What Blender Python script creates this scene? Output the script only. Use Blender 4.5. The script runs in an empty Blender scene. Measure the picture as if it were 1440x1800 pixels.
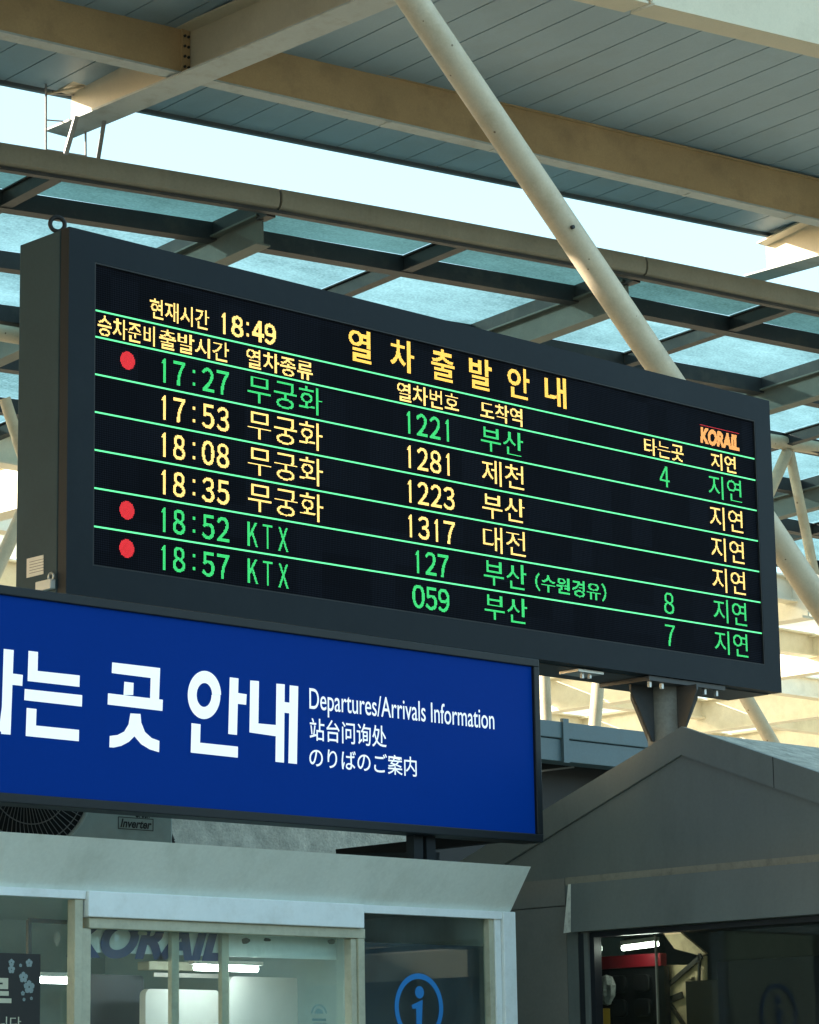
import bpy, math, random
from mathutils import Vector, Matrix
random.seed(7)
sc = bpy.context.scene
col = sc.collection
R = math.radians

# ---------------------------------------------------------------- camera, sky, sun, exposure
EYE, FPX = 1.6, 4974.398
yaw, pitch, roll = 0.800782936, 0.206523695, -0.016254783
FWD = Vector((math.cos(yaw)*math.cos(pitch), math.sin(yaw)*math.cos(pitch), math.sin(pitch)))
_r = Vector((math.sin(yaw), -math.cos(yaw), 0)); _u = _r.cross(FWD)
RIGHT = math.cos(roll)*_r + math.sin(roll)*_u
UP = -math.sin(roll)*_r + math.cos(roll)*_u
cd = bpy.data.cameras.new('camera'); cam = bpy.data.objects.new('camera', cd); col.objects.link(cam)
cd.sensor_fit = 'VERTICAL'; cd.sensor_height = 36.0; cd.lens = FPX/1800*36.0
cd.clip_start = 0.1; cd.clip_end = 2000
M = Matrix((RIGHT, UP, -FWD)).transposed().to_4x4(); M.translation = Vector((0, 0, EYE))
cam.matrix_world = M
sc.camera = cam

SUN_EL, SUN_AZ = R(15), math.atan2(0.66, -0.75)      # where the sun stands (azimuth from +X)
w = bpy.data.worlds.new('World'); sc.world = w; w.use_nodes = True
nt = w.node_tree; bg = nt.nodes['Background']
sky = nt.nodes.new('ShaderNodeTexSky'); sky.sky_type = 'NISHITA'; sky.sun_disc = False
sky.sun_elevation = SUN_EL; sky.sun_rotation = math.pi/2 - SUN_AZ
sky.air_density = 1.0; sky.dust_density = 1.5; sky.ozone_density = 1.2
veil = nt.nodes.new('ShaderNodeMix'); veil.data_type = 'RGBA'; veil.blend_type = 'ADD'; veil.inputs[0].default_value = 1
veil.inputs[7].default_value = (.72, 1.38, 1.25, 1)          # thin bright evening haze over the whole sky
nt.links.new(sky.outputs[0], veil.inputs[6]); nt.links.new(veil.outputs[2], bg.inputs[0]); bg.inputs[1].default_value = 0.15
sl = bpy.data.lights.new('sun', 'SUN'); sun = bpy.data.objects.new('sun', sl); col.objects.link(sun)
sl.energy = 5.0; sl.angle = R(0.5); sl.color = (1.0, 0.89, 0.72)
sd = Vector((math.cos(SUN_AZ)*math.cos(SUN_EL), math.sin(SUN_AZ)*math.cos(SUN_EL), math.sin(SUN_EL)))
sun.rotation_euler = sd.to_track_quat('Z', 'Y').to_euler()
sc.view_settings.view_transform = 'Standard'; sc.view_settings.look = 'None'
EXPO = 1.4
sc.view_settings.exposure = EXPO; sc.view_settings.gamma = 1

# ---------------------------------------------------------------- helpers
def at(px, py, **pl):
    """the point of a plane (X=, Y= or Z=) that stands at this place of the photo (1440 x 1800)"""
    d = RIGHT*((px-720)/FPX) - UP*((py-900)/FPX) + FWD
    k, v = next(iter(pl.items())); i = 'XYZ'.index(k)
    if i == 2: v -= EYE
    p = d*(v/d[i]); p.z += EYE
    return p

class MB:
    def __init__(s): s.v = []; s.f = []
    def add(s, vs, fs):
        n = len(s.v); s.v += [Vector(p) for p in vs]; s.f += [tuple(i+n for i in f) for f in fs]; return s
    def prism(s, poly, vec):
        vec = Vector(vec); n = len(poly); a = [Vector(p) for p in poly]
        return s.add(a+[p+vec for p in a], [tuple(range(n))[::-1], tuple(range(n, 2*n))]+[(i, (i+1) % n, n+(i+1) % n, n+i) for i in range(n)])
    def box(s, a, b):
        x0, y0, z0 = a; x1, y1, z1 = b
        return s.prism([(x0, y0, z0), (x1, y0, z0), (x1, y1, z0), (x0, y1, z0)], (0, 0, z1-z0))
    def bar(s, A, B, wd, ht, up=(0, 0, 1)):
        """a square bar from A to B; A and B are on the middle of its underside"""
        A, B = Vector(A), Vector(B); d = (B-A).normalized(); side = d.cross(Vector(up)).normalized(); u = side.cross(d).normalized()
        q = [A-side*wd/2, A+side*wd/2, A+side*wd/2+u*ht, A-side*wd/2+u*ht]
        return s.prism(q, B-A)
    def ibeam(s, A, B, wd, ht, tf=.016, tw=.012):
        A, B = Vector(A), Vector(B)
        s.bar(A, B, wd, tf); s.bar(A+Vector((0, 0, ht-tf)), B+Vector((0, 0, ht-tf)), wd, tf)
        return s.bar(A+Vector((0, 0, tf)), B+Vector((0, 0, tf)), tw, ht-2*tf)
    def tube(s, A, B, r, n=24, r2=None):
        A, B = Vector(A), Vector(B); d = (B-A).normalized(); r2 = r if r2 is None else r2
        x = d.orthogonal().normalized(); y = d.cross(x)
        ang = [2*math.pi*i/n for i in range(n)]
        vs = [A+(x*math.cos(t)+y*math.sin(t))*r for t in ang]+[B+(x*math.cos(t)+y*math.sin(t))*r2 for t in ang]
        return s.add(vs, [(i, (i+1) % n, n+(i+1) % n, n+i) for i in range(n)]+[tuple(range(n))[::-1], tuple(range(n, 2*n))])
    def path(s, pts, r, n=8):
        for a, b in zip(pts, pts[1:]): s.tube(a, b, r, n)
        return s
    def torus(s, c, ax, Rr, r, n=32, m=10, a0=0, a1=2*math.pi):
        c, ax = Vector(c), Vector(ax).normalized(); x = ax.orthogonal().normalized(); y = ax.cross(x); base = len(s.v); fs = []; vs = []
        for i in range(n):
            t = a0+(a1-a0)*i/n; rd = x*math.cos(t)+y*math.sin(t)
            for j in range(m):
                p = 2*math.pi*j/m; vs.append(c+rd*(Rr+r*math.cos(p))+ax*r*math.sin(p))
        for i in range(n):
            for j in range(m):
                fs.append((i*m+j, ((i+1) % n)*m+j, ((i+1) % n)*m+(j+1) % m, i*m+(j+1) % m))
        return s.add(vs, fs)
    def build(s, name, m, parent=None, smooth=False, bevel=0):
        org = Vector((0, 0, 0))
        if parent is not None: org = wloc(parent)
        elif s.v:
            lo = [min(p[i] for p in s.v) for i in range(3)]; hi = [max(p[i] for p in s.v) for i in range(3)]
            org = Vector(((lo[0]+hi[0])/2, (lo[1]+hi[1])/2, lo[2]))
        me = bpy.data.meshes.new(name); me.from_pydata([tuple(p-org) for p in s.v], [], s.f); me.update()
        me.materials.append(m)
        if smooth:
            for p in me.polygons: p.use_smooth = True
            try: me.set_sharp_from_angle(angle=R(40))
            except Exception: pass
        o = bpy.data.objects.new(name, me); col.objects.link(o)
        if parent is not None: o.parent = parent
        else: o.location = org
        if bevel:
            b = o.modifiers.new('bevel', 'BEVEL'); b.width = bevel; b.segments = 2; b.limit_method = 'ANGLE'; b.angle_limit = R(40)
        return o

def wloc(o):
    p = Vector(o.location)
    while o.parent: o = o.parent; p += Vector(o.location)
    return p
def tag(o, label, cat, group=None, kind=None):
    if label: o['label'] = label
    if cat: o['category'] = cat
    if group: o['group'] = group
    if kind or cat: o['kind'] = kind or 'thing'
    return o
def thing(name, label, cat, loc, group=None):
    o = bpy.data.objects.new(name, None); col.objects.link(o); o.location = loc; o.empty_display_size = .1
    return tag(o, label, cat, group)

# ---------------------------------------------------------------- materials
def lk(nt, a, b): nt.links.new(a, b)
def mat(name, c, rough=.55, metal=0., var=.18, scale=3., fine=60., dirt=None, dirt_amt=.5, dirt_scale=2.5, stretch=(1, 1, 1), bump=.0, bump_scale=80., spec=.4, specks=None, speck_scale=14., speck_th=.12):
    m = bpy.data.materials.new(name); m.use_nodes = True; nt = m.node_tree; N = nt.nodes; b = N['Principled BSDF']
    tc = N.new('ShaderNodeTexCoord'); mp = N.new('ShaderNodeMapping'); mp.inputs['Scale'].default_value = stretch; lk(nt, tc.outputs['Object'], mp.inputs['Vector'])
    n1 = N.new('ShaderNodeTexNoise'); n1.inputs['Scale'].default_value = scale; n1.inputs['Detail'].default_value = 8; n1.inputs['Roughness'].default_value = .62; lk(nt, mp.outputs[0], n1.inputs['Vector'])
    n2 = N.new('ShaderNodeTexNoise'); n2.inputs['Scale'].default_value = fine; n2.inputs['Detail'].default_value = 4; lk(nt, tc.outputs['Object'], n2.inputs['Vector'])
    mr = N.new('ShaderNodeMapRange'); mr.inputs[1].default_value = .3; mr.inputs[2].default_value = .7; mr.inputs[3].default_value = 1-var; mr.inputs[4].default_value = 1+var; lk(nt, n1.outputs[0], mr.inputs[0])
    mf = N.new('ShaderNodeMapRange'); mf.inputs[1].default_value = .25; mf.inputs[2].default_value = .75; mf.inputs[3].default_value = 1-var*.5; mf.inputs[4].default_value = 1+var*.5; lk(nt, n2.outputs[0], mf.inputs[0])
    mu = N.new('ShaderNodeMath'); mu.operation = 'MULTIPLY'; lk(nt, mr.outputs[0], mu.inputs[0]); lk(nt, mf.outputs[0], mu.inputs[1])
    vm = N.new('ShaderNodeVectorMath'); vm.operation = 'SCALE'; vm.inputs[0].default_value = c[:3]; lk(nt, mu.outputs[0], vm.inputs['Scale'])
    out = vm.outputs[0]
    if dirt is not None:
        n3 = N.new('ShaderNodeTexNoise'); n3.inputs['Scale'].default_value = dirt_scale; n3.inputs['Detail'].default_value = 9; n3.inputs['Roughness'].default_value = .7; lk(nt, mp.outputs[0], n3.inputs['Vector'])
        r3 = N.new('ShaderNodeMapRange'); r3.inputs[1].default_value = .5; r3.inputs[2].default_value = .75; r3.inputs[3].default_value = 0; r3.inputs[4].default_value = dirt_amt; lk(nt, n3.outputs[0], r3.inputs[0])
        mx = N.new('ShaderNodeMix'); mx.data_type = 'RGBA'; lk(nt, r3.outputs[0], mx.inputs[0]); lk(nt, out, mx.inputs[6]); mx.inputs[7].default_value = (*dirt, 1); out = mx.outputs[2]
    if specks is not None:
        vo = N.new('ShaderNodeTexVoronoi'); vo.inputs['Scale'].default_value = speck_scale; lk(nt, tc.outputs['Object'], vo.inputs['Vector'])
        nn = N.new('ShaderNodeTexNoise'); nn.inputs['Scale'].default_value = 2.2; lk(nt, tc.outputs['Object'], nn.inputs['Vector'])
        th = N.new('ShaderNodeMath'); th.operation = 'MULTIPLY'; lk(nt, nn.outputs[0], th.inputs[0]); th.inputs[1].default_value = speck_th*2
        lt = N.new('ShaderNodeMath'); lt.operation = 'LESS_THAN'; lk(nt, vo.outputs['Distance'], lt.inputs[0]); lk(nt, th.outputs[0], lt.inputs[1])
        lf = N.new('ShaderNodeMath'); lf.operation = 'MULTIPLY'; lk(nt, lt.outputs[0], lf.inputs[0]); lf.inputs[1].default_value = .8
        mx = N.new('ShaderNodeMix'); mx.data_type = 'RGBA'; lk(nt, lf.outputs[0], mx.inputs[0]); lk(nt, out, mx.inputs[6]); mx.inputs[7].default_value = (*specks, 1); out = mx.outputs[2]
    lk(nt, out, b.inputs['Base Color'])
    b.inputs['Roughness'].default_value = rough; b.inputs['Metallic'].default_value = metal; b.inputs['Specular IOR Level'].default_value = spec
    if bump:
        nb = N.new('ShaderNodeTexNoise'); nb.inputs['Scale'].default_value = bump_scale; nb.inputs['Detail'].default_value = 6; lk(nt, tc.outputs['Object'], nb.inputs['Vector'])
        bp = N.new('ShaderNodeBump'); bp.inputs['Strength'].default_value = bump; bp.inputs['Distance'].default_value = .01; lk(nt, nb.outputs[0], bp.inputs['Height']); lk(nt, bp.outputs[0], b.inputs['Normal'])
    return m
def emit(name, c, s):
    m = bpy.data.materials.new(name); m.use_nodes = True; nt = m.node_tree; b = nt.nodes['Principled BSDF']
    b.inputs['Base Color'].default_value = (*[x*.2 for x in c], 1); b.inputs['Emission Color'].default_value = (*c, 1); b.inputs['Emission Strength'].default_value = s
    return m
def glass(name, tint, refl=.14, dirt=.08, dirtc=(.5, .55, .5), rough=.02, edge=.5):
    m = bpy.data.materials.new(name); m.use_nodes = True; nt = m.node_tree; N = nt.nodes; N.remove(N['Principled BSDF']); o = N['Material Output']
    t = N.new('ShaderNodeBsdfTransparent'); t.inputs[0].default_value = (*tint, 1)
    g = N.new('ShaderNodeBsdfGlossy'); g.inputs['Roughness'].default_value = rough; g.inputs[0].default_value = (.9, .95, .95, 1)
    d = N.new('ShaderNodeBsdfDiffuse'); d.inputs[0].default_value = (*dirtc, 1)
    lw = N.new('ShaderNodeLayerWeight'); lw.inputs[0].default_value = .25
    mr = N.new('ShaderNodeMapRange'); mr.inputs[3].default_value = refl*.5; mr.inputs[4].default_value = edge; lk(nt, lw.outputs['Fresnel'], mr.inputs[0])
    m1 = N.new('ShaderNodeMixShader'); lk(nt, mr.outputs[0], m1.inputs[0]); lk(nt, t.outputs[0], m1.inputs[1]); lk(nt, g.outputs[0], m1.inputs[2])
    tc = N.new('ShaderNodeTexCoord'); n = N.new('ShaderNodeTexNoise'); n.inputs['Scale'].default_value = 4; n.inputs['Detail'].default_value = 8; lk(nt, tc.outputs['Object'], n.inputs['Vector'])
    r2 = N.new('ShaderNodeMapRange'); r2.inputs[1].default_value = .35; r2.inputs[2].default_value = .75; r2.inputs[3].default_value = dirt*.2; r2.inputs[4].default_value = dirt*1.8; lk(nt, n.outputs[0], r2.inputs[0])
    m2 = N.new('ShaderNodeMixShader'); lk(nt, r2.outputs[0], m2.inputs[0]); lk(nt, m1.outputs[0], m2.inputs[1]); lk(nt, d.outputs[0], m2.inputs[2])
    lk(nt, m2.outputs[0], o.inputs['Surface']); return m
def frosted(name, c, tr, clear, scale=1.2, stretch=(1, 1, 1), dark=(.08, .16, .17)):
    """weathered translucent roof glazing: translucent + diffuse with a share of clear transmission, streaked dirt"""
    m = bpy.data.materials.new(name); m.use_nodes = True; nt = m.node_tree; N = nt.nodes; N.remove(N['Principled BSDF']); o = N['Material Output']
    tc = N.new('ShaderNodeTexCoord'); mp = N.new('ShaderNodeMapping'); mp.inputs['Scale'].default_value = stretch; lk(nt, tc.outputs['Object'], mp.inputs[0])
    n = N.new('ShaderNodeTexNoise'); n.inputs['Scale'].default_value = scale; n.inputs['Detail'].default_value = 10; n.inputs['Roughness'].default_value = .7; lk(nt, mp.outputs[0], n.inputs['Vector'])
    f = N.new('ShaderNodeTexNoise'); f.inputs['Scale'].default_value = 38; f.inputs['Detail'].default_value = 5; lk(nt, tc.outputs['Object'], f.inputs['Vector'])
    oi = N.new('ShaderNodeObjectInfo'); rv = N.new('ShaderNodeVectorMath'); rv.operation = 'SCALE'; rv.inputs[0].default_value = (37, 91, 53); lk(nt, oi.outputs['Random'], rv.inputs['Scale']); lk(nt, rv.outputs[0], mp.inputs['Location'])
    ad = N.new('ShaderNodeMath'); ad.operation = 'MULTIPLY_ADD'; lk(nt, f.outputs[0], ad.inputs[0]); ad.inputs[1].default_value = .45; lk(nt, n.outputs[0], ad.inputs[2])
    r = N.new('ShaderNodeMapRange'); r.inputs[1].default_value = .45; r.inputs[2].default_value = 1.0; lk(nt, ad.outputs[0], r.inputs[0])
    mx = N.new('ShaderNodeMix'); mx.data_type = 'RGBA'; lk(nt, r.outputs[0], mx.inputs[0]); mx.inputs[6].default_value = (*c, 1); mx.inputs[7].default_value = (*dark, 1)
    t = N.new('ShaderNodeBsdfTranslucent'); d = N.new('ShaderNodeBsdfDiffuse'); p = N.new('ShaderNodeBsdfTransparent')
    for s_ in (t, d, p): lk(nt, mx.outputs[2], s_.inputs[0])
    a = N.new('ShaderNodeMixShader'); a.inputs[0].default_value = tr; lk(nt, d.outputs[0], a.inputs[1]); lk(nt, t.outputs[0], a.inputs[2])
    b2 = N.new('ShaderNodeMixShader'); b2.inputs[0].default_value = clear; lk(nt, a.outputs[0], b2.inputs[1]); lk(nt, p.outputs[0], b2.inputs[2])
    lk(nt, b2.outputs[0], o.inputs['Surface']); return m

K = 2**-EXPO
MT = dict(
    cabinet=mat('cabinet paint', (.028, .056, .072), .5, var=.10, scale=1.6, dirt=(.045, .065, .075), dirt_amt=.3, spec=.08),
    bezel=mat('bezel paint', (.008, .0135, .0195), .5, var=.10, scale=1.8, dirt=(.020, .027, .031), dirt_amt=.35, spec=.12),
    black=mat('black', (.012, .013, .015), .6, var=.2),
    darkmetal=mat('dark steel', (.035, .037, .040), .5, var=.25, dirt=(.09, .07, .05), dirt_amt=.5),
    rusty=mat('weathered post steel', (.17, .16, .14), .6, var=.3, scale=5, dirt=(.12, .065, .03), dirt_amt=.6, dirt_scale=4),
    bolt=mat('zinc bolt', (.5, .5, .48), .35, .8, var=.2),
    plate=mat('data plate', (.62, .60, .55), .5, var=.06),
    blue=mat('blue sign vinyl', (.0005, .022, .18), .5, var=.05, scale=.8, spec=.03),
    white=mat('white vinyl', (.80, .82, .82), .5, var=.03),
    signframe=mat('sign frame', (.010, .013, .016), .45, var=.12, spec=.25),
    booth=mat('booth enamel', (.72, .76, .70), .5, var=.08, scale=1.1, dirt=(.40, .43, .36), dirt_amt=.45, dirt_scale=3, stretch=(1.5, 1.5, .4)),
    boothwhite=mat('white aluminium', (.78, .82, .82), .45, var=.05, dirt=(.45, .44, .38), dirt_amt=.4, dirt_scale=5),
    jamb=mat('aged window frame', (.46, .45, .34), .5, var=.12, dirt=(.24, .22, .16), dirt_amt=.6, dirt_scale=9),
    gable=mat('dark cladding', (.150, .162, .152), .42, var=.10, scale=1.2, dirt=(.055, .06, .055), dirt_amt=.32, dirt_scale=2.6, stretch=(1.6, 1.6, .5), spec=.5),
    gable_low=mat('side cladding', (.21, .19, .165), .38, var=.10, scale=1.0, dirt=(.1, .095, .085), dirt_amt=.3, spec=.5),
    strip=mat('pale trim strip', (.26, .24, .19), .55, var=.15, dirt=(.09, .08, .07), dirt_amt=.7, dirt_scale=14),
    torn=mat('sunlit bare metal edge', (.90, .86, .76), .4, var=.15, dirt=(.2, .15, .1), dirt_amt=.6, dirt_scale=20),  # near-white colour carries a sliver of sunlight on the torn edge
    felt=mat('roofing felt', (.46, .43, .37), .9, var=.35, scale=14, fine=160, bump=.8, bump_scale=60),
    stucco=mat('stucco', (.54, .51, .43), .9, var=.30, scale=10, fine=90, bump=1.0, bump_scale=55, dirt=(.15, .15, .13), dirt_amt=.4, dirt_scale=8),
    acwhite=mat('unit casing', (.56, .64, .60), .5, var=.05, dirt=(.25, .26, .23), dirt_amt=.4),
    soffit=mat('soffit panel', (.29, .41, .50), .45, var=.10, scale=.7, dirt=(.2, .24, .25), dirt_amt=.4, dirt_scale=.8, spec=.5),
    deck=mat('roof deck', (.05, .05, .05), .8),
    plategrey=mat('pale grey flange', (.46, .50, .50), .5, var=.08, scale=2, dirt=(.24, .20, .15), dirt_amt=.55, dirt_scale=5),  # paler and greyer than the beam webs
    beam=mat('beam paint', (.50, .345, .185), .5, var=.12, scale=1.5, dirt=(.22, .15, .09), dirt_amt=.5, dirt_scale=2.2),
    beamlight=mat('pale beam paint', (.64, .57, .44), .5, var=.08, scale=1.5, dirt=(.35, .3, .22), dirt_amt=.4, dirt_scale=3),
    trim=mat('soffit trim', (.10, .13, .15), .5, var=.2),
    pole=mat('column paint', (.56, .48, .36), .5, var=.12, scale=2.0, dirt=(.34, .27, .17), dirt_amt=.6, dirt_scale=3, specks=(.10, .06, .035), speck_scale=8, speck_th=.085),
    gutter=mat('gutter sheet', (.25, .235, .19), .6, var=.14, scale=3.5, fine=40, dirt=(.17, .15, .11), dirt_amt=.6, dirt_scale=7, stretch=(1, 1, .25)),
    frame=mat('canopy steel', (.028, .031, .036), .55, var=.2, dirt=(.14, .12, .09), dirt_amt=.4),
    webgreen=mat('cantilever web paint', (.10, .122, .110), .55, var=.15, dirt=(.13, .12, .09), dirt_amt=.5, dirt_scale=4),
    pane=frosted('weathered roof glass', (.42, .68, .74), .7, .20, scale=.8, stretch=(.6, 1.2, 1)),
    paneeave=frosted('darker eave glass', (.13, .28, .30), .7, .08, scale=.8, stretch=(.6, 1.2, 1), dark=(.04, .09, .09)),  # darker tint than pane, used for the row beside the gutter
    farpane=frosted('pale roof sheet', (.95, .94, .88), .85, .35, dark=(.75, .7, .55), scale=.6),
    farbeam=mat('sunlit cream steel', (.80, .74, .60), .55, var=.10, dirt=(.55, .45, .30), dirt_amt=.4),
    bluegrey=mat('blue grey sheet', (.10, .15, .17), .5, var=.10, dirt=(.06, .07, .07), dirt_amt=.4, dirt_scale=3),
    steel=mat('galvanised steel', (.30, .30, .30), .45, .3, var=.15),
    concrete=mat('platform paving', (.42, .36, .27), .85, var=.15, scale=.8),
    interior=mat('booth inner wall', (.32, .43, .43), .7, var=.06),
    innerdark=mat('dark inner board', (.020, .030, .045), .5, var=.15),
    paper=mat('white board', (.70, .70, .66), .5, var=.03),
    navy=mat('navy lettering', (.03, .05, .15), .5, var=.15),
    cyan=mat('cyan film', (.02, .20, .55), .5, var=.04),
    poster=mat('black poster', (.012, .012, .011), .5, var=.2),
    cream=mat('cream lettering', (.55, .53, .40), .6, var=.08),
    petal=mat('pale petal print', (.24, .30, .30), .6, var=.2),
    red=mat('red shelf lip', (.20, .005, .012), .45, var=.1),
    tray=mat('black tray', (.008, .008, .009), .35, var=.2, spec=.5),
    bag=mat('clear plastic bag', (.40, .42, .40), .25, var=.5, scale=18, bump=1.0, bump_scale=30, spec=.8),
    yellow=mat('yellow box', (.34, .22, .02), .5),
    tan=mat('reflected sunlit panel', (.80, .62, .36), .6, var=.15, dirt=(.3, .2, .1), dirt_amt=.6, dirt_scale=9),  # bright tan carries the sunlight of a reflection in the glass
    brace=mat('dark brace', (.05, .045, .03), .6),
    screen=mat('navy screen back', (.006, .008, .022), .5, var=.15),
    windowframe=mat('black window frame', (.014, .016, .022), .4, var=.1),
    glass=glass('booth glass', (.90, .96, .95), .07, .035, (.42, .52, .48)),
    darkglass=glass('dark kiosk glass', (.82, .84, .80), .02, .012, (.25, .24, .2), edge=.16),
    lampwhite=emit('lamp tube', (.92, 1., .97), 45*K),
    lampkiosk=emit('kiosk tube', (.88, 1., .93), 26*K),
    lampdim=emit('kiosk lamp', (.80, 1., .90), 10*K),
    amber=emit('amber diode', (1., .66, .18), 2.6*K),
    gold=emit('gold diode', (1., .58, .08), 2.4*K),
    green=emit('green diode', (.04, .80, .19), 1.6*K),
    line=emit('green line', (.12, .90, .32), 1.5*K),
    redled=emit('red diode', (1., .022, .032), 1.6*K),
    orange=emit('orange diode', (1., .42, .10), 1.9*K),
)
def backlit(key, c, s):
    b = MT[key].node_tree.nodes['Principled BSDF']; b.inputs['Emission Color'].default_value = (*c, 1); b.inputs['Emission Strength'].default_value = s
backlit('blue', (.0, .024, .18), .40*K); backlit('white', (.9, .95, 1.), .55*K)
def led_panel():
    m = bpy.data.materials.new('diode panel'); m.use_nodes = True; nt = m.node_tree; N = nt.nodes; b = N['Principled BSDF']
    tc = N.new('ShaderNodeTexCoord'); sp = N.new('ShaderNodeSeparateXYZ'); lk(nt, tc.outputs['Object'], sp.inputs[0])
    outs = []
    for ax in ('X', 'Z'):
        d = N.new('ShaderNodeMath'); d.operation = 'DIVIDE'; lk(nt, sp.outputs[ax], d.inputs[0]); d.inputs[1].default_value = .0051*2
        fr = N.new('ShaderNodeMath'); fr.operation = 'FRACT'; lk(nt, d.outputs[0], fr.inputs[0])
        s = N.new('ShaderNodeMath'); s.operation = 'SUBTRACT'; lk(nt, fr.outputs[0], s.inputs[0]); s.inputs[1].default_value = .5
        a = N.new('ShaderNodeMath'); a.operation = 'ABSOLUTE'; lk(nt, s.outputs[0], a.inputs[0]); outs.append(a)
    mx = N.new('ShaderNodeMath'); mx.operation = 'MAXIMUM'; lk(nt, outs[0].outputs[0], mx.inputs[0]); lk(nt, outs[1].outputs[0], mx.inputs[1])
    lt = N.new('ShaderNodeMath'); lt.operation = 'LESS_THAN'; lk(nt, mx.outputs[0], lt.inputs[0]); lt.inputs[1].default_value = .33
    c = N.new('ShaderNodeMix'); c.data_type = 'RGBA'; lk(nt, lt.outputs[0], c.inputs[0]); c.inputs[6].default_value = (.001, .0013, .002, 1); c.inputs[7].default_value = (.0125, .014, .022, 1)
    lk(nt, c.outputs[2], b.inputs['Base Color']); b.inputs['Roughness'].default_value = .8; b.inputs['Specular IOR Level'].default_value = .04
    sn = N.new('ShaderNodeVectorMath'); sn.operation = 'SNAP'; lk(nt, tc.outputs['Object'], sn.inputs[0]); sn.inputs[1].default_value = (.1632, 1., .1632)
    wn = N.new('ShaderNodeTexWhiteNoise'); lk(nt, sn.outputs[0], wn.inputs['Vector'])
    mr = N.new('ShaderNodeMapRange'); mr.inputs[3].default_value = .75; mr.inputs[4].default_value = 1.25; lk(nt, wn.outputs[0], mr.inputs[0])
    sc_ = N.new('ShaderNodeVectorMath'); sc_.operation = 'SCALE'; lk(nt, c.outputs[2], sc_.inputs[0]); lk(nt, mr.outputs[0], sc_.inputs['Scale']); lk(nt, sc_.outputs[0], b.inputs['Base Color'])
    return m
MT['ledpanel'] = led_panel()

# ---------------------------------------------------------------- lettering
def full(body): return ''.join(chr(ord(ch)+0xFEE0) if '!' <= ch <= '~' else ch for ch in body)   # wide forms of the same characters: a plain sans face
def glyph_tris(body, bold=0., shear=0., raw=False):
    c = bpy.data.curves.new('text', 'FONT'); c.body = body; c.offset = bold; c.shear = shear; c.fill_mode = 'FRONT'; c.resolution_u = 6
    o = bpy.data.objects.new('text', c); col.objects.link(o)
    me = o.to_mesh(); me.calc_loop_triangles()
    v = [(p.co.x, p.co.y) for p in me.vertices]; t = [tuple(x.vertices) for x in me.loop_triangles]
    o.to_mesh_clear(); bpy.data.objects.remove(o); bpy.data.curves.remove(c)
    if raw: return v, t
    x0 = min(p[0] for p in v); x1 = max(p[0] for p in v); y0 = min(p[1] for p in v); y1 = max(p[1] for p in v)
    return [((x-x0)/(x1-x0), (y-y0)/(y1-y0)) for x, y in v], t
def flat_text(mb, body, x0, x1, z0, z1, Y, bold=0., shear=0., clip=None, th=.002):
    v, t = glyph_tris(body, bold, shear)
    vs = [(x0+(x1-x0)*a, Y, z0+(z1-z0)*b) for a, b in v]
    if clip is not None:
        t = [f for f in t if min(vs[i][0] for i in f) > clip]
    return mb.add(vs, t)

# ================================================================ ground
g = MB(); g.prism([(-400, -400, -.1), (400, -400, -.1), (400, 400, -.1), (-400, 400, -.1)], (0, 0, .1))
tag(g.build('ground', MT['concrete']), 'pale paved station ground under the canopies', 'ground', kind='structure')

# unseen masses added outside the view to cut sky and bounce light
sb = MB(); sb.box((-12.5, -20, 0), (60, -11, 6.0)); tag(sb.build('unseen_station_block', MT['gable_low']), 'unseen station block added behind the viewer to hold back sky light', 'light blocker')

cr = MB(); cr.prism([(-14, 2, 7.7), (1.3, 2, 7.7), (11.9, 17.0, 7.7), (-14, 17.0, 7.7)], (0, 0, .25)); tag(cr.build('bounce_blocker', MT['gable']), 'unseen flat slab added left of the board to block bounce light', 'roof')  # slab added out of view to darken the upper left beams

# ================================================================ departure board
BX0, BX1, BZ0, BZ1 = 7.552, 12.622, 3.86, 5.570
DX0, DX1, DZ1 = 7.7008, 12.4826, 5.4316; DZ0 = DZ1-1.4271
board = thing('departure_board', 'large dark grey LED train departure board with yellow and green Korean rows', 'departure board', (10.09, 10.19, 0))
MB().box((BX0, 10.068, BZ0), (BX1, 10.38, BZ1)).build('cabinet', MT['cabinet'], board, bevel=.006)
MB().box((BX0+.012, 10.055, BZ0+.012), (BX1-.012, 10.075, BZ1-.012)).build('seam_gasket', MT['black'], board)
bz = MB()
bz.box((BX0, 10, DZ1), (BX1, 10.062, BZ1)); bz.box((BX0, 10, BZ0), (BX1, 10.062, DZ0))
bz.box((BX0, 10.0, DZ0), (DX0, 10.062, DZ1)); bz.box((DX1, 10.0, DZ0), (BX1, 10.062, DZ1))
bz.build('bezel', MT['bezel'], board)
panel = MB().box((DX0-.001, 10.012, DZ0-.001), (DX1+.001, 10.05, DZ1+.001)).build('display_panel', MT['ledpanel'], board)
rim = MB()
for a, b in (((DX0, 10.001, DZ1-.008), (DX1, 10.012, DZ1-.001)), ((DX0, 10.001, DZ0+.001), (DX1, 10.012, DZ0+.006)), ((DX0+.001, 10.001, DZ0+.006), (DX0+.007, 10.012, DZ1-.008)), ((DX1-.007, 10.001, DZ0+.006), (DX1-.001, 10.012, DZ1-.008))):
    rim.box(a, b)
rim.build('display_gasket', MT['black'], board)
PIT, YD = .0051, 10.0085
def put_dots(mb, pts, cover=.74):
    h = PIT*cover/2
    for x, z in pts:
        mb.add([(x-h, YD, z-h), (x+h, YD, z-h), (x+h, YD, z+h), (x-h, YD, z+h)], [(0, 1, 2, 3)])
def snap(v, base): return base+(round((v-base)/PIT)+.5)*PIT
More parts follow.
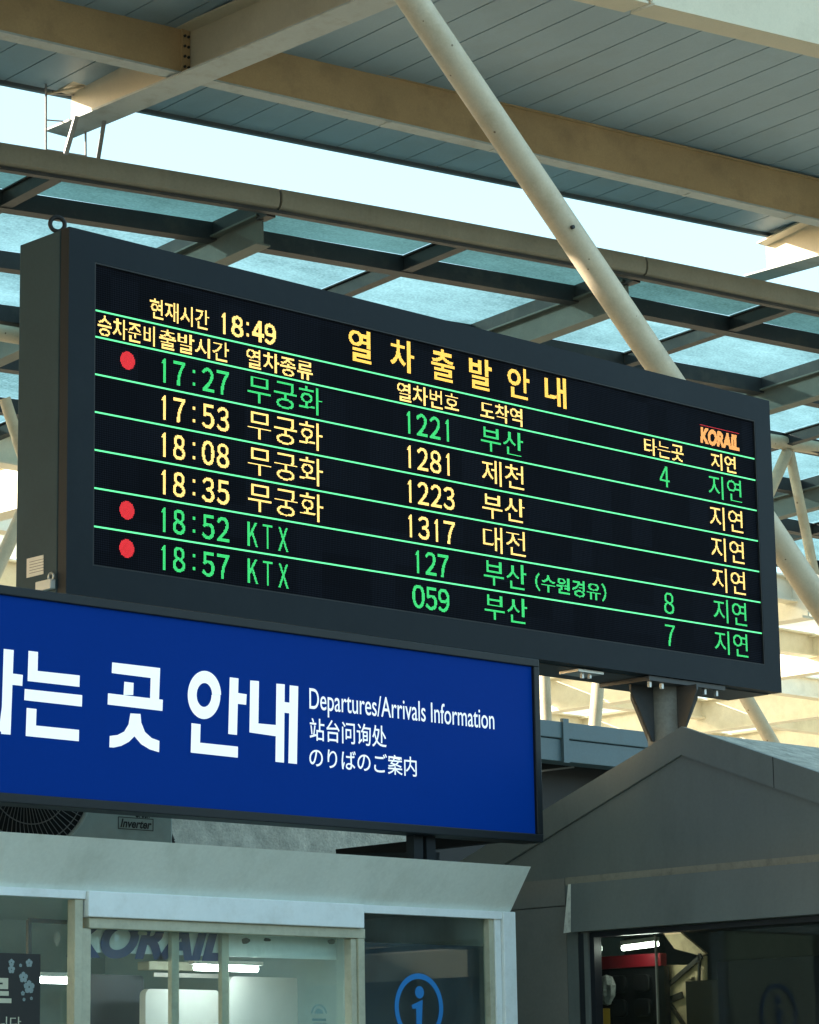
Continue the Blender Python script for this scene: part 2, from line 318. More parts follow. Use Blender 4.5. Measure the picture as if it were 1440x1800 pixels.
def led_text(body, x0, x1, z0, z1, m, bold=0., shear=0., cells=None, sx=.18, wide=True):
    """letters picked out as lit diodes on the panel's grid"""
    pts = set(); parts = [(body, x0, x1)] if cells is None else [(ch, a, b) for ch, (a, b) in zip(body, cells)]
    for ch, a, b in parts:
        if cells is not None and ch == '1':            # a plain stem with a small flag
            i0 = round((a+(b-a)*.40-DX0)/PIT); j0, j1 = round((z0-DZ0)/PIT), round((z1-DZ0)/PIT)
            pts |= {(i, j) for i in (i0, i0+1, i0+2) for j in range(j0, j1)}-{(i0, j1-1)}
            pts |= {(i0-1, j1-4), (i0-2, j1-5), (i0-1, j1-5), (i0-1, j1-3)}; continue
        v, t = glyph_tris(full(ch) if wide else ch, bold, shear); V = [(a+(b-a)*p, z0+(z1-z0)*q) for p, q in v]
        for f in t:
            (xa, za), (xb, zb), (xc, zc) = (V[i] for i in f)
            den = (zb-zc)*(xa-xc)+(xc-xb)*(za-zc)
            if abs(den) < 1e-12: continue
            i0 = math.floor((min(xa, xb, xc)-DX0)/PIT)-1; i1 = math.ceil((max(xa, xb, xc)-DX0)/PIT)+1
            j0 = math.floor((min(za, zb, zc)-DZ0)/PIT)-1; j1 = math.ceil((max(za, zb, zc)-DZ0)/PIT)+1
            for i in range(i0, i1):
                for j in range(j0, j1):
                    if (i, j) in pts: continue
                    for ox in (0, -sx*PIT, sx*PIT):
                        X = DX0+(i+.5)*PIT+ox
                        Zc = DZ0+(j+.5)*PIT
                        l1 = ((zb-zc)*(X-xc)+(xc-xb)*(Zc-zc))/den; l2 = ((zc-za)*(X-xc)+(xa-xc)*(Zc-zc))/den
                        if l1 >= -1e-6 and l2 >= -1e-6 and l1+l2 <= 1+1e-6: pts.add((i, j)); break
                        if bold >= 0 and ox == 0:
                            continue
    mb = MB(); put_dots(mb, [(DX0+(i+.5)*PIT, DZ0+(j+.5)*PIT) for i, j in pts])
    return mb.build('led_text', m, panel)
def bx(px, py): return at(px, py, Y=10.01).x
ZT = DZ1; L1, L2, RH = .2281, .35384, .17794
for z in [ZT-L1, ZT-L2]+[ZT-L2-RH*k for k in range(1, 6)]:
    l = MB(); l.add([(DX0+.008, YD, z-.0038), (DX1-.008, YD, z-.0038), (DX1-.008, YD, z+.0038), (DX0+.008, YD, z+.0038)], [(0, 1, 2, 3)])
    l.build('led_line', MT['line'], panel)
# title row
def T(body, pxs, py, z0, z1, m, **k):
    return led_text(body, bx(pxs[0], py), bx(pxs[1], py), ZT-z1, ZT-z0, m, **k)
T('현재시간', (264, 367), 545, .106, .203, MT['amber'], bold=.005)
def digits(body, pxs, py, za, zb, m, bold=0.):
    cl = [(bx(a_, py), bx(b_, py)) for a_, b_ in pxs]
    if ':' in body:                                   # the colon is two square spots
        i = body.index(':'); a_, b_ = cl[i]; cx = (a_+b_)/2; mb = MB(); h = zb-za
        put_dots(mb, [(snap(cx+(u-1)*PIT, DX0), snap(zz+(q-1)*PIT, DZ0)) for u in range(3) for q in range(3) for zz in (ZT-zb+h*.20, ZT-zb+h*.72)]); mb.build('led_text', m, panel)
        body = body.replace(':', ''); cl = cl[:i]+cl[i+1:]
    return led_text(body, 0, 0, ZT-zb, ZT-za, m, bold=bold+.012, cells=cl)
digits('18:49', ((384, 405), (406.5, 427.5), (431, 439), (443, 463), (465, 484.5)), 575, .098, .202, MT['amber'], bold=.012)
cells = [(bx(a, y), bx(b, y)) for a, b, y in ((613, 652, 604), (686, 727.5, 620), (758, 798, 640), (825, 864, 655), (892.5, 930.6, 672), (957.5, 994.5, 688))]
led_text('열차출발안내', 0, 0, ZT-.190, ZT-.022, MT['gold'], bold=.014, cells=cells)
# heading row
for body, pa, pb, py in (('승차준비', 172, 272, 575), ('출발시간', 280, 402.5, 610), ('열차종류', 433, 549, 640), ('열차번호', 698, 806, 695), ('도착역', 844, 917, 722), ('타는곳', 1133, 1201, 790), ('지연', 1250, 1293, 815)):
    T(body, (pa, pb), py, .2281+.016, .35384-.012, MT['amber'], bold=.006)
# rows
def row(k, z0, z1): return (L2+RH*k+RH*z0, L2+RH*k+RH*z1)
ROWS = [('17:27', '무궁화', '1221', '부산', '4', 'green', True), ('17:53', '무궁화', '1281', '제천', '', 'amber', False), ('18:08', '무궁화', '1223', '부산', '', 'amber', False),
        ('18:35', '무궁화', '1317', '대전', '', 'amber', False), ('18:52', 'KTX', '127', '부산', '8', 'green', True), ('18:57', 'KTX', '059', '부산', '7', 'green', True)]
xt = (bx(283, 650), bx(402, 650)); xk = (bx(436, 690), bx(565.5, 690)); xktx = (bx(435.5, 935), bx(506, 935))
xn = (bx(713, 750), bx(793, 750)); xn3 = (bx(729, 990), bx(790, 990)); xd = (bx(845.5, 770), bx(919, 770)); xp = (bx(1159.5, 840), bx(1176.5, 840)); xdl = (bx(1246, 860), bx(1303.5, 860))
for k, (t, kind, num, dest, pl, c, dot) in enumerate(ROWS):
    m = MT[c]; a, b = row(k, .19, .855)
    digits(t, ((279, 300), (304.5, 325), (336.5, 344.5), (355, 375.8), (381, 401.8)), 650, a, b, m)
    if kind == 'KTX': led_text(kind, *xktx, ZT-b, ZT-a, m, bold=.005)
    else:
        a2, b2 = row(k, .10, .87); led_text(kind, *xk, ZT-b2, ZT-a2, m, bold=-.003)
    digits(num, ((709.5, 729.5), (732, 751), (755, 774), (777, 796)) if len(num) == 4 else ((724, 745), (747, 766.5), (769, 788.5)), 750 if len(num) == 4 else 990, a, b, m)
    a2, b2 = row(k, .12, .87); led_text(dest, *xd, ZT-b2, ZT-a2, m, bold=-.003)
    if pl: led_text(pl, *xp, ZT-b, ZT-a, m)
    led_text('지연', *xdl, ZT-b2, ZT-a2, m, bold=-.003)
    if dot:
        cx = snap(bx(223.5, 640), DX0); cz = snap(ZT-L2-RH*(k+.46), DZ0); rr = 8.5*PIT
        mb = MB(); put_dots(mb, [(cx+i*PIT, cz+j*PIT) for i in range(-10, 11) for j in range(-10, 11) if math.hypot(i, j)*PIT < rr], .66)
        mb.build('led_dot', MT['redled'], panel)
a, b = row(4, .26, .80); led_text('(수원경유)', bx(941, 1030), bx(1065, 1030), ZT-b, ZT-a, MT['green'], bold=.012)
led_text('KORAIL', bx(1231, 765), bx(1299, 770), ZT-.206, ZT-.112, MT['orange'], bold=.05, shear=.10, wide=False)
mb = MB()
for j in range(4):
    for i in range(int((bx(1300, 770)-bx(1231, 765))/PIT)): put_dots(mb, [(bx(1231, 765)+i*PIT, ZT-.099-j*.0)], .5) if j == 0 else None
mb.build('led_line', MT['redled'], panel)
# eyebolts, plate, latch, base
for px, py, yy in ((101, 403, 10.14), (764, 552, 10.33)):
    p = at(px, py, Y=yy); e = MB(); e.torus((p.x, yy, BZ1+.052), (.5, 1, 0), .034, .0105, 36, 10); e.tube((p.x, yy, BZ1-.01), (p.x, yy, BZ1+.02), .012, 12)
    e.build('lifting_eye', MT['black'], board, smooth=True)
pl0 = at(47, 992, X=BX0-.003); pl1 = at(76, 1022, X=BX0-.003)
dp = MB().box((BX0-.003, min(pl0.y, pl1.y), 3.972), (BX0-.0005, max(pl0.y, pl1.y), 4.06)).build('data_plate', MT['plate'], board)
ln = MB()
for j in range(5): ln.box((BX0-.0042, 10.15+.01*(j % 2), 3.988+j*.013), (BX0-.0031, 10.27, 3.990+j*.013))
ln.build('engraved_line', MT['darkmetal'], dp)
la = MB(); la.box((BX0-.03, 10.075, 3.89), (BX0-.001, 10.19, 3.935)); lt_ = la.build('latch', MT['plate'], board, bevel=.004)
la = MB(); la.torus((BX0-.02, 10.085, 3.945), (1, 0, 0), .018, .005, 20, 8); la.build('padlock_shackle', MT['bolt'], lt_, smooth=True)
PX, PY = 11.82, 10.19
MB().box((PX-.32, PY-.175, BZ0-.028), (PX+.32, PY+.19, BZ0-.003)).build('base_plate', MT['darkmetal'], board)
MB().box((BX0+.03, 10.075, BZ0-.006), (BX1-.03, 10.37, BZ0-.001)).build('bottom_cover', MT['darkmetal'], board)
MB().tube((PX, PY, 0), (PX, PY, BZ0-.028), .098, 40).build('post', MT['rusty'], board, smooth=True)
for dx, dy in ((1, 0), (-1, 0), (0, -1), (0, 1)):
    gs = MB(); L = .20 if dx else .16; d = Vector((dx, dy, 0)); n = Vector((-dy, dx, 0))*.007
    c = Vector((PX, PY, 0)); z = BZ0-.029
    gs.prism([c+d*.09+Vector((0, 0, z))-n, c+d*(.09+L*.95)+Vector((0, 0, z))-n, c+d*(.09+L*.95)+Vector((0, 0, z-.03))-n, c+d*.115+Vector((0, 0, z-.30))-n, c+d*.09+Vector((0, 0, z-.30))-n], n*2)
    gs.build('gusset', MT['darkmetal'], board)
for dx in (-.28, -.18, .18, .28):
    MB().tube((PX+dx, PY-.14, BZ0-.06), (PX+dx, PY-.14, BZ0-.027), .013, 6).build('bolt', MT['bolt'], board)
br = MB(); p = at(1020, 1183, Y=10.14); br.box((p.x-.10, 10.06, BZ0-.022), (p.x+.10, 10.20, BZ0-.008)); br.tube((p.x-.03, 10.1, BZ0-.05), (p.x-.03, 10.1, BZ0-.022), .012, 6); br.tube((p.x+.03, 10.1, BZ0-.045), (p.x+.03, 10.1, BZ0-.022), .012, 6)
br.build('bracket', MT['bolt'], board)

# ================================================================ blue platform sign
SX0, SX1, SZ0, SZ1 = 4.6, 9.552, 2.776, 3.632
sign = thing('platform_sign', 'long blue platform information sign with white Korean, English, Chinese and Japanese lettering', 'sign', (7.1, 9.07, 2.6))
MB().box((SX0+.03, 9.012, SZ0+.03), (SX1-.03, 9.10, SZ1-.03)).build('sign_panel', MT['blue'], sign)
MB().box((SX0+.02, 9.1005, SZ0+.02), (SX1-.02, 9.118, SZ1-.02)).build('back_plate', MT['signframe'], sign)
fr = MB(); t = .038
fr.box((SX0, 8.995, SZ1-t), (SX1, 9.12, SZ1)); fr.box((SX0, 8.995, SZ0), (SX1, 9.12, SZ0+t)); fr.box((SX0, 8.995, SZ0+t), (SX0+t, 9.12, SZ1-t)); fr.box((SX1-t, 8.995, SZ0+t), (SX1, 9.12, SZ1-t))
fr.build('sign_frame', MT['signframe'], sign, bevel=.004)
for px in (725, 747):
    p = at(px, 1490, Y=9.1); MB().box((p.x-.028, 9.06, 2.60), (p.x+.028, 9.11, SZ0-.001)).build('sign_post', MT['signframe'], sign)
for q in (5.2,): MB().box((q-.028, 9.06, 2.60), (q+.028, 9.11, SZ0-.001)).build('sign_post', MT['signframe'], sign)
MB().bar((8.95, 9.10, 2.66), (8.95, 9.75, 2.70), .05, .05).build('stay', MT['signframe'], sign)
MB().bar((9.45, 9.121, SZ0+.01), (8.95, 9.75, 2.72), .05, .05).build('stay', MT['signframe'], sign)
YS = 9.0105
def zs(pts, ox, oy, s): return [at(ox+a/s, oy+b/s, Y=YS) for a, b in pts]
def letter(polys, ox=0, oy=950, s=3.):
    mb = MB()
    for k, pl in enumerate(polys): mb.add([p+Vector((0, -.0001*k, 0)) for p in zs(pl, ox, oy, s)], [tuple(range(len(pl)))])
    return mb.build('lettering', MT['white'], sign)
def ring(cx, cy, rx, ry, ix, iy, n=40):
    return [[(cx+rx*math.cos(a), cy+ry*math.sin(a)), (cx+rx*math.cos(b), cy+ry*math.sin(b)), (cx+ix*math.cos(b), cy+iy*math.sin(b)), (cx+ix*math.cos(a), cy+iy*math.sin(a))] for a, b in ((2*math.pi*i/n, 2*math.pi*(i+1)/n) for i in range(n))]
letter([[(20, 572), (73, 578), (56, 1024), (6, 1020)], [(68, 702), (121, 709), (118, 767), (65, 761)], [(-160, 560), (-110, 566), (-125, 1000), (-172, 996)], [(-110, 566), (-20, 578), (-22, 634), (-112, 622)], [(-115, 745), (-32, 755), (-34, 810), (-117, 800)], [(-125, 945), (0, 955), (14, 845), (8, 1008), (-127, 1000)]])
letter([[(151, 582), (201, 588), (199, 688), (421, 712), (419, 772), (146, 741)], [(131, 783), (434, 816), (432, 876), (128, 842)], [(141, 883), (193, 889), (190, 976), (417, 999), (416, 1059), (136, 1031)]])
cur1 = [(741, 915), (745, 960), (765, 1010), (800, 1042), (841, 1057), (839, 1117), (790, 1102), (745, 1075), (709, 1033)]
cur2 = [(688, 912), (741, 915), (709, 1033), (680, 1062), (640, 1083), (600, 1092), (577, 1091), (579, 1031), (620, 1026), (655, 1008), (678, 970)]
letter([[(592, 643), (845, 673), (839, 840), (792, 835), (795, 725), (590, 699)], [(656, 745), (705, 751), (703, 815), (652, 815)], [(570, 806), (859, 840), (857, 899), (568, 865)], cur1, cur2])
letter(ring(1076, 815, 87, 127, 40, 63)+[[(1209, 722), (1255, 728), (1247, 1026), (1201, 1021)], [(1253, 805), (1298, 812), (1295, 867), (1250, 862)], [(1007, 964), (1055, 970), (1052, 1067), (1252, 1088), (1251, 1146), (1003, 1119)]])
# the last syllable, read off a second enlargement (480,1100, x3) and shifted to the same frame
q = lambda x, y: (x+1440, y+450)
letter([[(1320, 738), (1366, 742), (1363, 965), (1440+20, 974), (1440+19, 1033), (1316, 1012)], [q(18, 305), q(62, 309), q(58, 722), q(13, 717)], [q(60, 402), q(92, 406), q(91, 462), q(58, 458)], [q(88, 314), q(133, 319), q(126, 729), q(81, 724)]])
def sign_text(body, a, b, z0, z1, bold):
    mb = MB(); flat_text(mb, body, a, b, z0, z1, YS-.002, bold); return mb.build('lettering', MT['white'], sign)
def sp(px, py): return at(px, py, Y=YS)
sign_text('Departures/Arrivals Information', sp(543.5, 1230).x, sp(868.5, 1270).x, sp(543.5, 1257.5).z, sp(543.5, 1209).z, .003)
sign_text('站台问询处', sp(544, 1280).x, sp(679, 1295).x, sp(544, 1301).z, sp(544, 1261.5).z, .006)
sign_text('のりばのご案内', sp(543.5, 1335).x, sp(732, 1350).x, sp(543.5, 1348).z, sp(543.5, 1312).z, .006)

# ================================================================ ticket booth under the sign
kx0, kx1, KY = 5.0, 9.356, 9.05
booth = thing('ticket_booth', 'pale grey glazed ticket booth with flared top band below the blue sign', 'booth', (7.2, 10, 0))
f = MB()
y0, y1, zb, zt = 9.03, 8.88, 2.452, 2.648
xe0, xe1 = kx1, 9.341
f.add([(kx0, y0, zb), (xe0-.003, y0, zb), (xe1, y1, zt), (kx0, y1, zt), (kx0, y0+.02, zb), (xe0+.01, y0+.02, zb), (xe1+.0, y1+.02, zt), (kx0, y1+.02, zt)], [(0, 1, 2, 3), (7, 6, 5, 4), (3, 2, 6, 7), (1, 5, 6, 2), (0, 4, 5, 1), (0, 3, 7, 4)])
f.build('fascia', MT['booth'], booth)
MB().box((kx0, 8.945, 2.60), (kx1-.06, 10.85, 2.625)).build('roof', MT['booth'], booth)
MB().box((6.915, 8.99, 2.349), (8.408, 9.045, 2.4515)).build('shutter_box', MT['boothwhite'], booth, bevel=.004)
MB().box((kx0, 9.005, 2.419), (6.913, 9.045, 2.4512)).build('head_rail', MT['boothwhite'], booth)
MB().box((8.41, 9.005, 2.417), (9.275, 9.045, 2.4512)).build('head_rail', MT['boothwhite'], booth)
MB().box((6.935, 9.01, 2.306), (8.43, 9.06, 2.3485)).build('window_head', MT['jamb'], booth, bevel=.003)
MB().box((9.276, 8.998, 0), (kx1, 9.09, 2.4513)).build('corner_post', MT['boothwhite'], booth, bevel=.004)
for a, b, mm, yy in ((6.865, 6.905, 'jamb', 9.012), (6.906, 6.952, 'jamb', 9.02), (8.352, 8.385, 'jamb', 9.018), (8.386, 8.424, 'jamb', 9.008), (9.205, 9.235, 'jamb', 9.02), (9.236, 9.274, 'boothwhite', 9.014)):
    MB().box((a, yy, 0), (b, 9.062, 2.305 if 6.9 < a < 8.4 else 2.418)).build('mullion', MT[mm], booth, bevel=.003)
for px, wpx in ((306, 12), (394, 10)):
    p = at(px, 1720, Y=9.09); MB().box((p.x-.02, 9.08, 1.0), (p.x+.02, 9.105, 2.33)).build('sliding_stile', MT['jamb'], booth, bevel=.003)
MB().box((kx0, 9.055, .9), (6.866, 9.059, 2.42)).build('glass_pane', MT['glass'], booth)
MB().box((6.952, 9.064, .9), (8.352, 9.068, 2.34)).build('glass_pane', MT['glass'], booth)
MB().box((8.424, 9.052, .9), (9.206, 9.056, 2.42)).build('glass_pane', MT['glass'], booth)
MB().box((kx0, 9.02, 0), (kx1-.08, 9.06, .9)).build('front_wall', MT['booth'], booth)
MB().box((kx1-.05, 9.09, 0), (kx1-.005, 10.85, 2.60)).build('side_wall', MT['booth'], booth)
MB().box((kx0, 10.80, 0), (kx1-.05, 10.85, 2.60)).build('back_wall', MT['interior'], booth)
MB().box((kx0, 9.07, 2.47), (kx1-.06, 10.79, 2.49)).build('ceiling', MT['interior'], booth)
MB().box((8.40, 9.09, 0), (8.425, 10.79, 2.469)).build('inner_partition', MT['interior'], booth)
MB().box((8.43, 9.12, 0), (9.30, 9.14, 2.30)).build('dark_backboard', MT['innerdark'], booth)
bs = MB(); bs.box((6.952, 9.11, 2.218), (8.352, 9.118, 2.335)); bs.build('lettered_valance', MT['booth'], booth)
tx = MB(); p0 = at(118, 1690, Y=9.10); p1 = at(398, 1690, Y=9.10); flat_text(tx, 'KORAIL', p0.x, p1.x, at(260, 1687, Y=9.10).z, at(260, 1619, Y=9.10).z, 9.105, .045, .3); tx.build('lettering', MT['navy'], booth)
for px, py, w_, h_, mm in ((250, 1640, 22, 10, 'jamb'), (432, 1654, 17, 15, 'brace'), (470, 1652, 14, 8, 'brace'), (584, 1655, 16, 10, 'strip'), (100, 1650, 14, 24, 'strip'), (205, 1648, 10, 16, 'boothwhite')):
    a, b = at(px-w_/2, py-h_/2, Y=9.07), at(px+w_/2, py+h_/2, Y=9.07); n = 9; cx_, cz_ = (a.x+b.x)/2, (a.z+b.z)/2
    pts = [(cx_+(b.x-a.x)*.55*math.cos(2*math.pi*i/n)*random.uniform(.6, 1.1), 9.0705, cz_+(a.z-b.z)*.55*math.sin(2*math.pi*i/n)*random.uniform(.6, 1.1)) for i in range(n)]
    MB().prism(pts, (0, .001, 0)).build('sticker_remnant', MT[mm], booth)
em = MB(); c_ = at(561, 1782, Y=9.07)
for i in range(16):
    a, b = math.pi*i/16, math.pi*(i+1)/16
    em.add([(c_.x+r_*math.cos(t_), 9.0705, c_.z+.9*r_*math.sin(t_)) for r_, t_ in ((.045, a), (.045, b), (.036, b), (.036, a))], [(0, 1, 2, 3)])
em.add([(c_.x+.025*math.cos(math.pi*i/10), 9.0705, c_.z+.022*math.sin(math.pi*i/10)) for i in range(11)], [tuple(range(11))])
for k in range(2): em.add([(c_.x-.04, 9.0705, c_.z-.02-.02*k), (c_.x+.04, 9.0705, c_.z-.02-.02*k), (c_.x+.04, 9.0705, c_.z-.03-.02*k), (c_.x-.04, 9.0705, c_.z-.03-.02*k)], [(0, 1, 2, 3)])
em.build('printed_emblem', MT['interior'], booth)
# the round information mark on the right pane
im = MB(); c = at(737, 1771, Y=9.05); n = 64; r0, r1 = .148, .124
for i in range(n):
    a, b = 2*math.pi*i/n, 2*math.pi*(i+1)/n
    im.prism([(c.x+r0*math.cos(a), 9.051, c.z+r0*math.sin(a)), (c.x+r0*math.cos(b), 9.051, c.z+r0*math.sin(b)), (c.x+r1*math.cos(b), 9.051, c.z+r1*math.sin(b)), (c.x+r1*math.cos(a), 9.051, c.z+r1*math.sin(a))], (0, -.001, 0))
im.prism([(c.x+.004+.027*math.cos(2*math.pi*i/24), 9.051, c.z+.066+.027*math.sin(2*math.pi*i/24)) for i in range(24)], (0, -.001, 0))
im.prism([(c.x-.045, 9.051, c.z+.010), (c.x+.022, 9.051, c.z+.034), (c.x+.014, 9.051, c.z-.085), (c.x+.03, 9.051, c.z-.095), (c.x-.03, 9.051, c.z-.095), (c.x-.018, 9.051, c.z-.085), (c.x-.018, 9.051, c.z-.005), (c.x-.040, 9.051, c.z-.006)], (0, -.0012, 0))
im.build('information_mark', MT['cyan'], booth)
# inside
def inside_lamp(px, py, Y, half, label):
    p = at(px, py, Y=Y); t = thing('ceiling_lamp', label, 'lamp', (p.x, Y, p.z), 'lamps inside the ticket booth')
    MB().tube((p.x-half, Y, p.z), (p.x+half, Y, p.z), .013, 16).build('tube', MT['lampwhite'], t, smooth=True)
    MB().box((p.x-half-.02, Y-.02, p.z+.0135), (p.x+half+.02, Y+.02, p.z+.03)).build('housing', MT['paper'], t)
inside_lamp(398, 1702, 9.26, .17, 'glowing white tube lamp inside the booth behind the middle window')
inside_lamp(90, 1723, 9.26, .09, 'short glowing tube lamp inside the booth beside the black poster')
def rounded(px0, py0, px1, py1, Y, r, th, name, m, lab, cat):
    a, b = at(px0, py0, Y=Y), at(px1, py1, Y=Y); x0, x1, z1, z0 = a.x, b.x, a.z, b.z; pts = []
    for cx, cz, s in ((x1-r, z1-r, 0), (x0+r, z1-r, 90), (x0+r, z0+r, 180), (x1-r, z0+r, 270)):
        for k in range(7): t = R(s+15*k); pts.append((cx+r*math.cos(t), Y, cz+r*math.sin(t)))
    return tag(MB().prism(pts, (0, th, 0)).build(name, MT[m]), lab, cat)
rounded(256, 1738, 388, 1990, 9.5, .03, .04, 'white_cabinet', 'paper', 'white rounded cabinet end inside the booth left of the second window stile', 'cabinet')
rounded(404, 1716, 540, 1990, 9.42, .03, .04, 'roller_blind', 'paper', 'broad white panel inside the booth right of the window stiles', 'blind')
rounded(146, 1712, 252, 1990, 9.7, .02, .05, 'dark_locker', 'innerdark', 'dark blue locker inside the booth behind the left end of the middle window', 'locker')
a, b = at(262, 1689, Y=9.62), at(392, 1708, Y=9.62)
sh_ = thing('wall_shelf', 'cream shelf board inside the booth below the navy lettering', 'shelf', ((a.x+b.x)/2, 9.65, b.z))
MB().box((a.x, 9.62, b.z), (b.x, 9.70, a.z)).build('board', MT['jamb'], sh_, bevel=.004); MB().box((a.x+.02, 9.61, b.z-.03), (b.x-.02, 9.615, b.z-.012)).build('label_strip', MT['plate'], sh_)
# poster on the left pane
po = thing('poster', 'black poster with pale Korean lettering and small blossoms on the left booth window', 'poster', (6.6, 9.0, 2.0))
a, b = at(-140, 1672, Y=9.03), at(67.5, 2050, Y=9.03)
MB().box((a.x, 9.03, b.z), (b.x, 9.036, at(67, 1677, Y=9.03).z)).build('sheet', MT['poster'], po)
tm = MB(); u0, u1 = at(-34, 1745, Y=9.03), at(20, 1745, Y=9.03); flat_text(tm, '르', u0.x, u1.x, at(0, 1763, Y=9.03).z, at(0, 1719, Y=9.03).z, 9.0285, .04); tm.build('lettering', MT['cream'], po)
tm = MB(); u0, u1 = at(-28, 1790, Y=9.03), at(37, 1790, Y=9.03); flat_text(tm, '입니다', u0.x, u1.x, at(0, 1806, Y=9.03).z, at(0, 1787, Y=9.03).z, 9.0285, 0); tm.build('lettering', MT['cream'], po)
for px, py, s in ((20, 1692, 6), (51, 1693, 7), (20, 1704, 7), (41, 1718, 9), (51, 1735, 11), (40, 1746, 4), (42, 1757, 3), (55, 1755, 3), (36, 1697, 3)):
    c = at(px, py, Y=9.03); mb = MB(); s *= .0036/1.6
    for k in range(5):
        t = R(90+72*k); cc = Vector((c.x+s*.6*math.cos(t), 9.029, c.z+s*.6*math.sin(t)))
        mb.add([cc+Vector((s*.5*math.cos(t+R(60*j)), -.0002*k, s*.5*math.sin(t+R(60*j)))) for j in range(6)], [(0, 1, 2, 3, 4, 5)])
    mb.build('blossom', MT['petal'], po)
fr = MB(); A, B, C_ = at(53, 1676, Y=9.12), at(53, 1617, Y=9.12), at(118, 1621, Y=9.12)
fr.bar(A, B, .016, .016, (0, 1, 0)); fr.bar(B, C_, .016, .016, (0, 1, 0)); tag(fr.build('hanging_bracket', MT['darkmetal']), 'thin dark bent rod inside the left booth window above the poster', 'bracket')

# ================================================================ air conditioner and wall behind the sign
ac = thing('air_conditioner', 'pale outdoor air conditioner unit with round fan grille behind the blue sign', 'air conditioner', (7.4, 9.75, 2.626))
ax1 = 7.845
MB().box((6.75, 9.602, 2.64), (ax1, 9.93, 3.42)).build('casing', MT['acwhite'], ac, bevel=.012)
cx, cz = at(45, 1382, Y=9.6).x, at(45, 1382, Y=9.6).z
cz = 2.99; cx = 7.06
MB().tube((cx, 9.6015, cz), (cx, 9.590, cz), .325, 64).build('fan_opening', MT['black'], ac, smooth=True)
gr = MB(); gr.torus((cx, 9.585, cz), (0, 1, 0), .332, .010, 72, 8)
gr.build('grille_rim', MT['acwhite'], ac, smooth=True)
gr = MB()
for k in range(4): gr.torus((cx, 9.583, cz), (0, 1, 0), .07+.075*k, .0025, 56, 6)
for k in range(72):
    t = 2*math.pi*k/72; s = R(16)
    gr.path([(cx+rr*math.cos(t+s*rr/.3), 9.581, cz+rr*math.sin(t+s*rr/.3)) for rr in (.07, .15, .23, .325)], .0016, 5)
gr.build('grille', MT['steel'], ac)
tm = MB(); fa, fb = at(212, 1440, Y=9.6), at(267, 1440, Y=9.6)
flat_text(tm, 'Inverter', fa.x, fb.x, at(240, 1456, Y=9.6).z, at(240, 1440.5, Y=9.6).z, 9.6005, .03, .25)
flat_text(tm, 'Green', at(238, 1440, Y=9.6).x, fb.x-.01, at(253, 1438, Y=9.6).z, at(253, 1424, Y=9.6).z, 9.6005, .03, .25)
xa, xb, za, zb_ = at(208, 1447, Y=9.6).x, at(270, 1447, Y=9.6).x, at(240, 1459, Y=9.6).z, at(240, 1437.5, Y=9.6).z
for a, b in (((xa, za), (xb, za+.003)), ((xa, zb_-.003), (xb, zb_)), ((xa, za+.003), (xa+.003, zb_-.003)), ((xb-.003, za+.003), (xb, zb_-.003))): tm.box((a[0], 9.6003, a[1]), (b[0], 9.6019, b[1]))
tm.build('lettering', MT['darkmetal'], ac)
cb = MB(); cb.path([(ax1+.001, 9.7, 3.0), (ax1+.02, 9.7, 2.9), (ax1+.03, 9.69, 2.82), (ax1+.06, 9.68, 2.75), (ax1+.05, 9.68, 2.63)], .012, 8)
cb.build('pipe', MT['black'], ac, smooth=True)
tag(MB().box((5.0, 11.0, 0), (10.75, 11.25, 3.35)).build('stucco_wall', MT['stucco']), 'rough grey stucco wall behind the air conditioner', 'wall')

# ================================================================ gabled kiosk at the right
gk = thing('gabled_kiosk', 'dark grey kiosk with low pointed gable roof and black framed window at the right', 'kiosk', (10.8, 8.5, 0))
GX = 10.0; XB = 11.58
def gp(px, py, X=GX): return at(px, py, X=X)
apex, lo_l, lo_r = gp(1198, 1277), gp(949, 1428), gp(1440, 1358)
def ext(a, b, y): t = (y-a.y)/(b.y-a.y); return a+(b-a)*t
eL, eR = ext(apex, lo_l, 10.35), ext(apex, lo_r, 6.6)
iap, il, ir = gp(1197, 1327), gp(949, 1480), gp(1440, 1413)
iL, iR = ext(iap, il, 10.35), ext(iap, ir, 6.6)
MB().prism([apex, eL, iL, iap], (.03, 0, 0)).build('barge_board', MT['gable'], gk)
MB().prism([apex, iap, iR, eR], (.03, 0, 0)).build('barge_board', MT['gable'], gk)
jp = ext(apex, lo_r, 7.99); jq = ext(iap, ir, 7.99)
MB().prism([jp+Vector((-.001, -.002, 0)), jp+Vector((-.001, .002, 0)), jq+Vector((-.001, .002, 0)), jq+Vector((-.001, -.002, 0))], (.0009, 0, 0)).build('joint_line', MT['black'], gk)
sh = Vector((.018, 0, 0))
se_l, se_r = gp(921, 1549), gp(1440, 1508); seam = lambda y: ext(se_l, se_r, y)
MB().prism([iap+sh+Vector((0, 0, .012)), iL+sh+Vector((0, 0, .012)), seam(10.35)+sh, seam(6.6)+sh, iR+sh+Vector((0, 0, .012))], (.012, 0, 0)).build('gable_panel', MT['gable'], gk)
rf = MB()
o1 = Vector((.0305, 0, -.022)); o2 = Vector((XB-GX, 0, -.022)); rf.add([apex+o1, eL+o1, eL+o2, apex+o2, eR+o1, eR+o2], [(0, 1, 2, 3), (0, 3, 5, 4)])
o = rf.build('roof', MT['felt'], gk); sm = o.modifiers.new('thick', 'SOLIDIFY'); sm.thickness = .02; sm.offset = 1
z1 = 2.628
MB().box((10.012, 6.6, 2.618), (10.035, 9.295, 2.655)).build('trim_strip', MT['strip'], gk)
MB().box((10.010, 9.297, 2.523), (10.035, 10.35, 2.652)).build('side_panel', MT['gable_low'], gk)
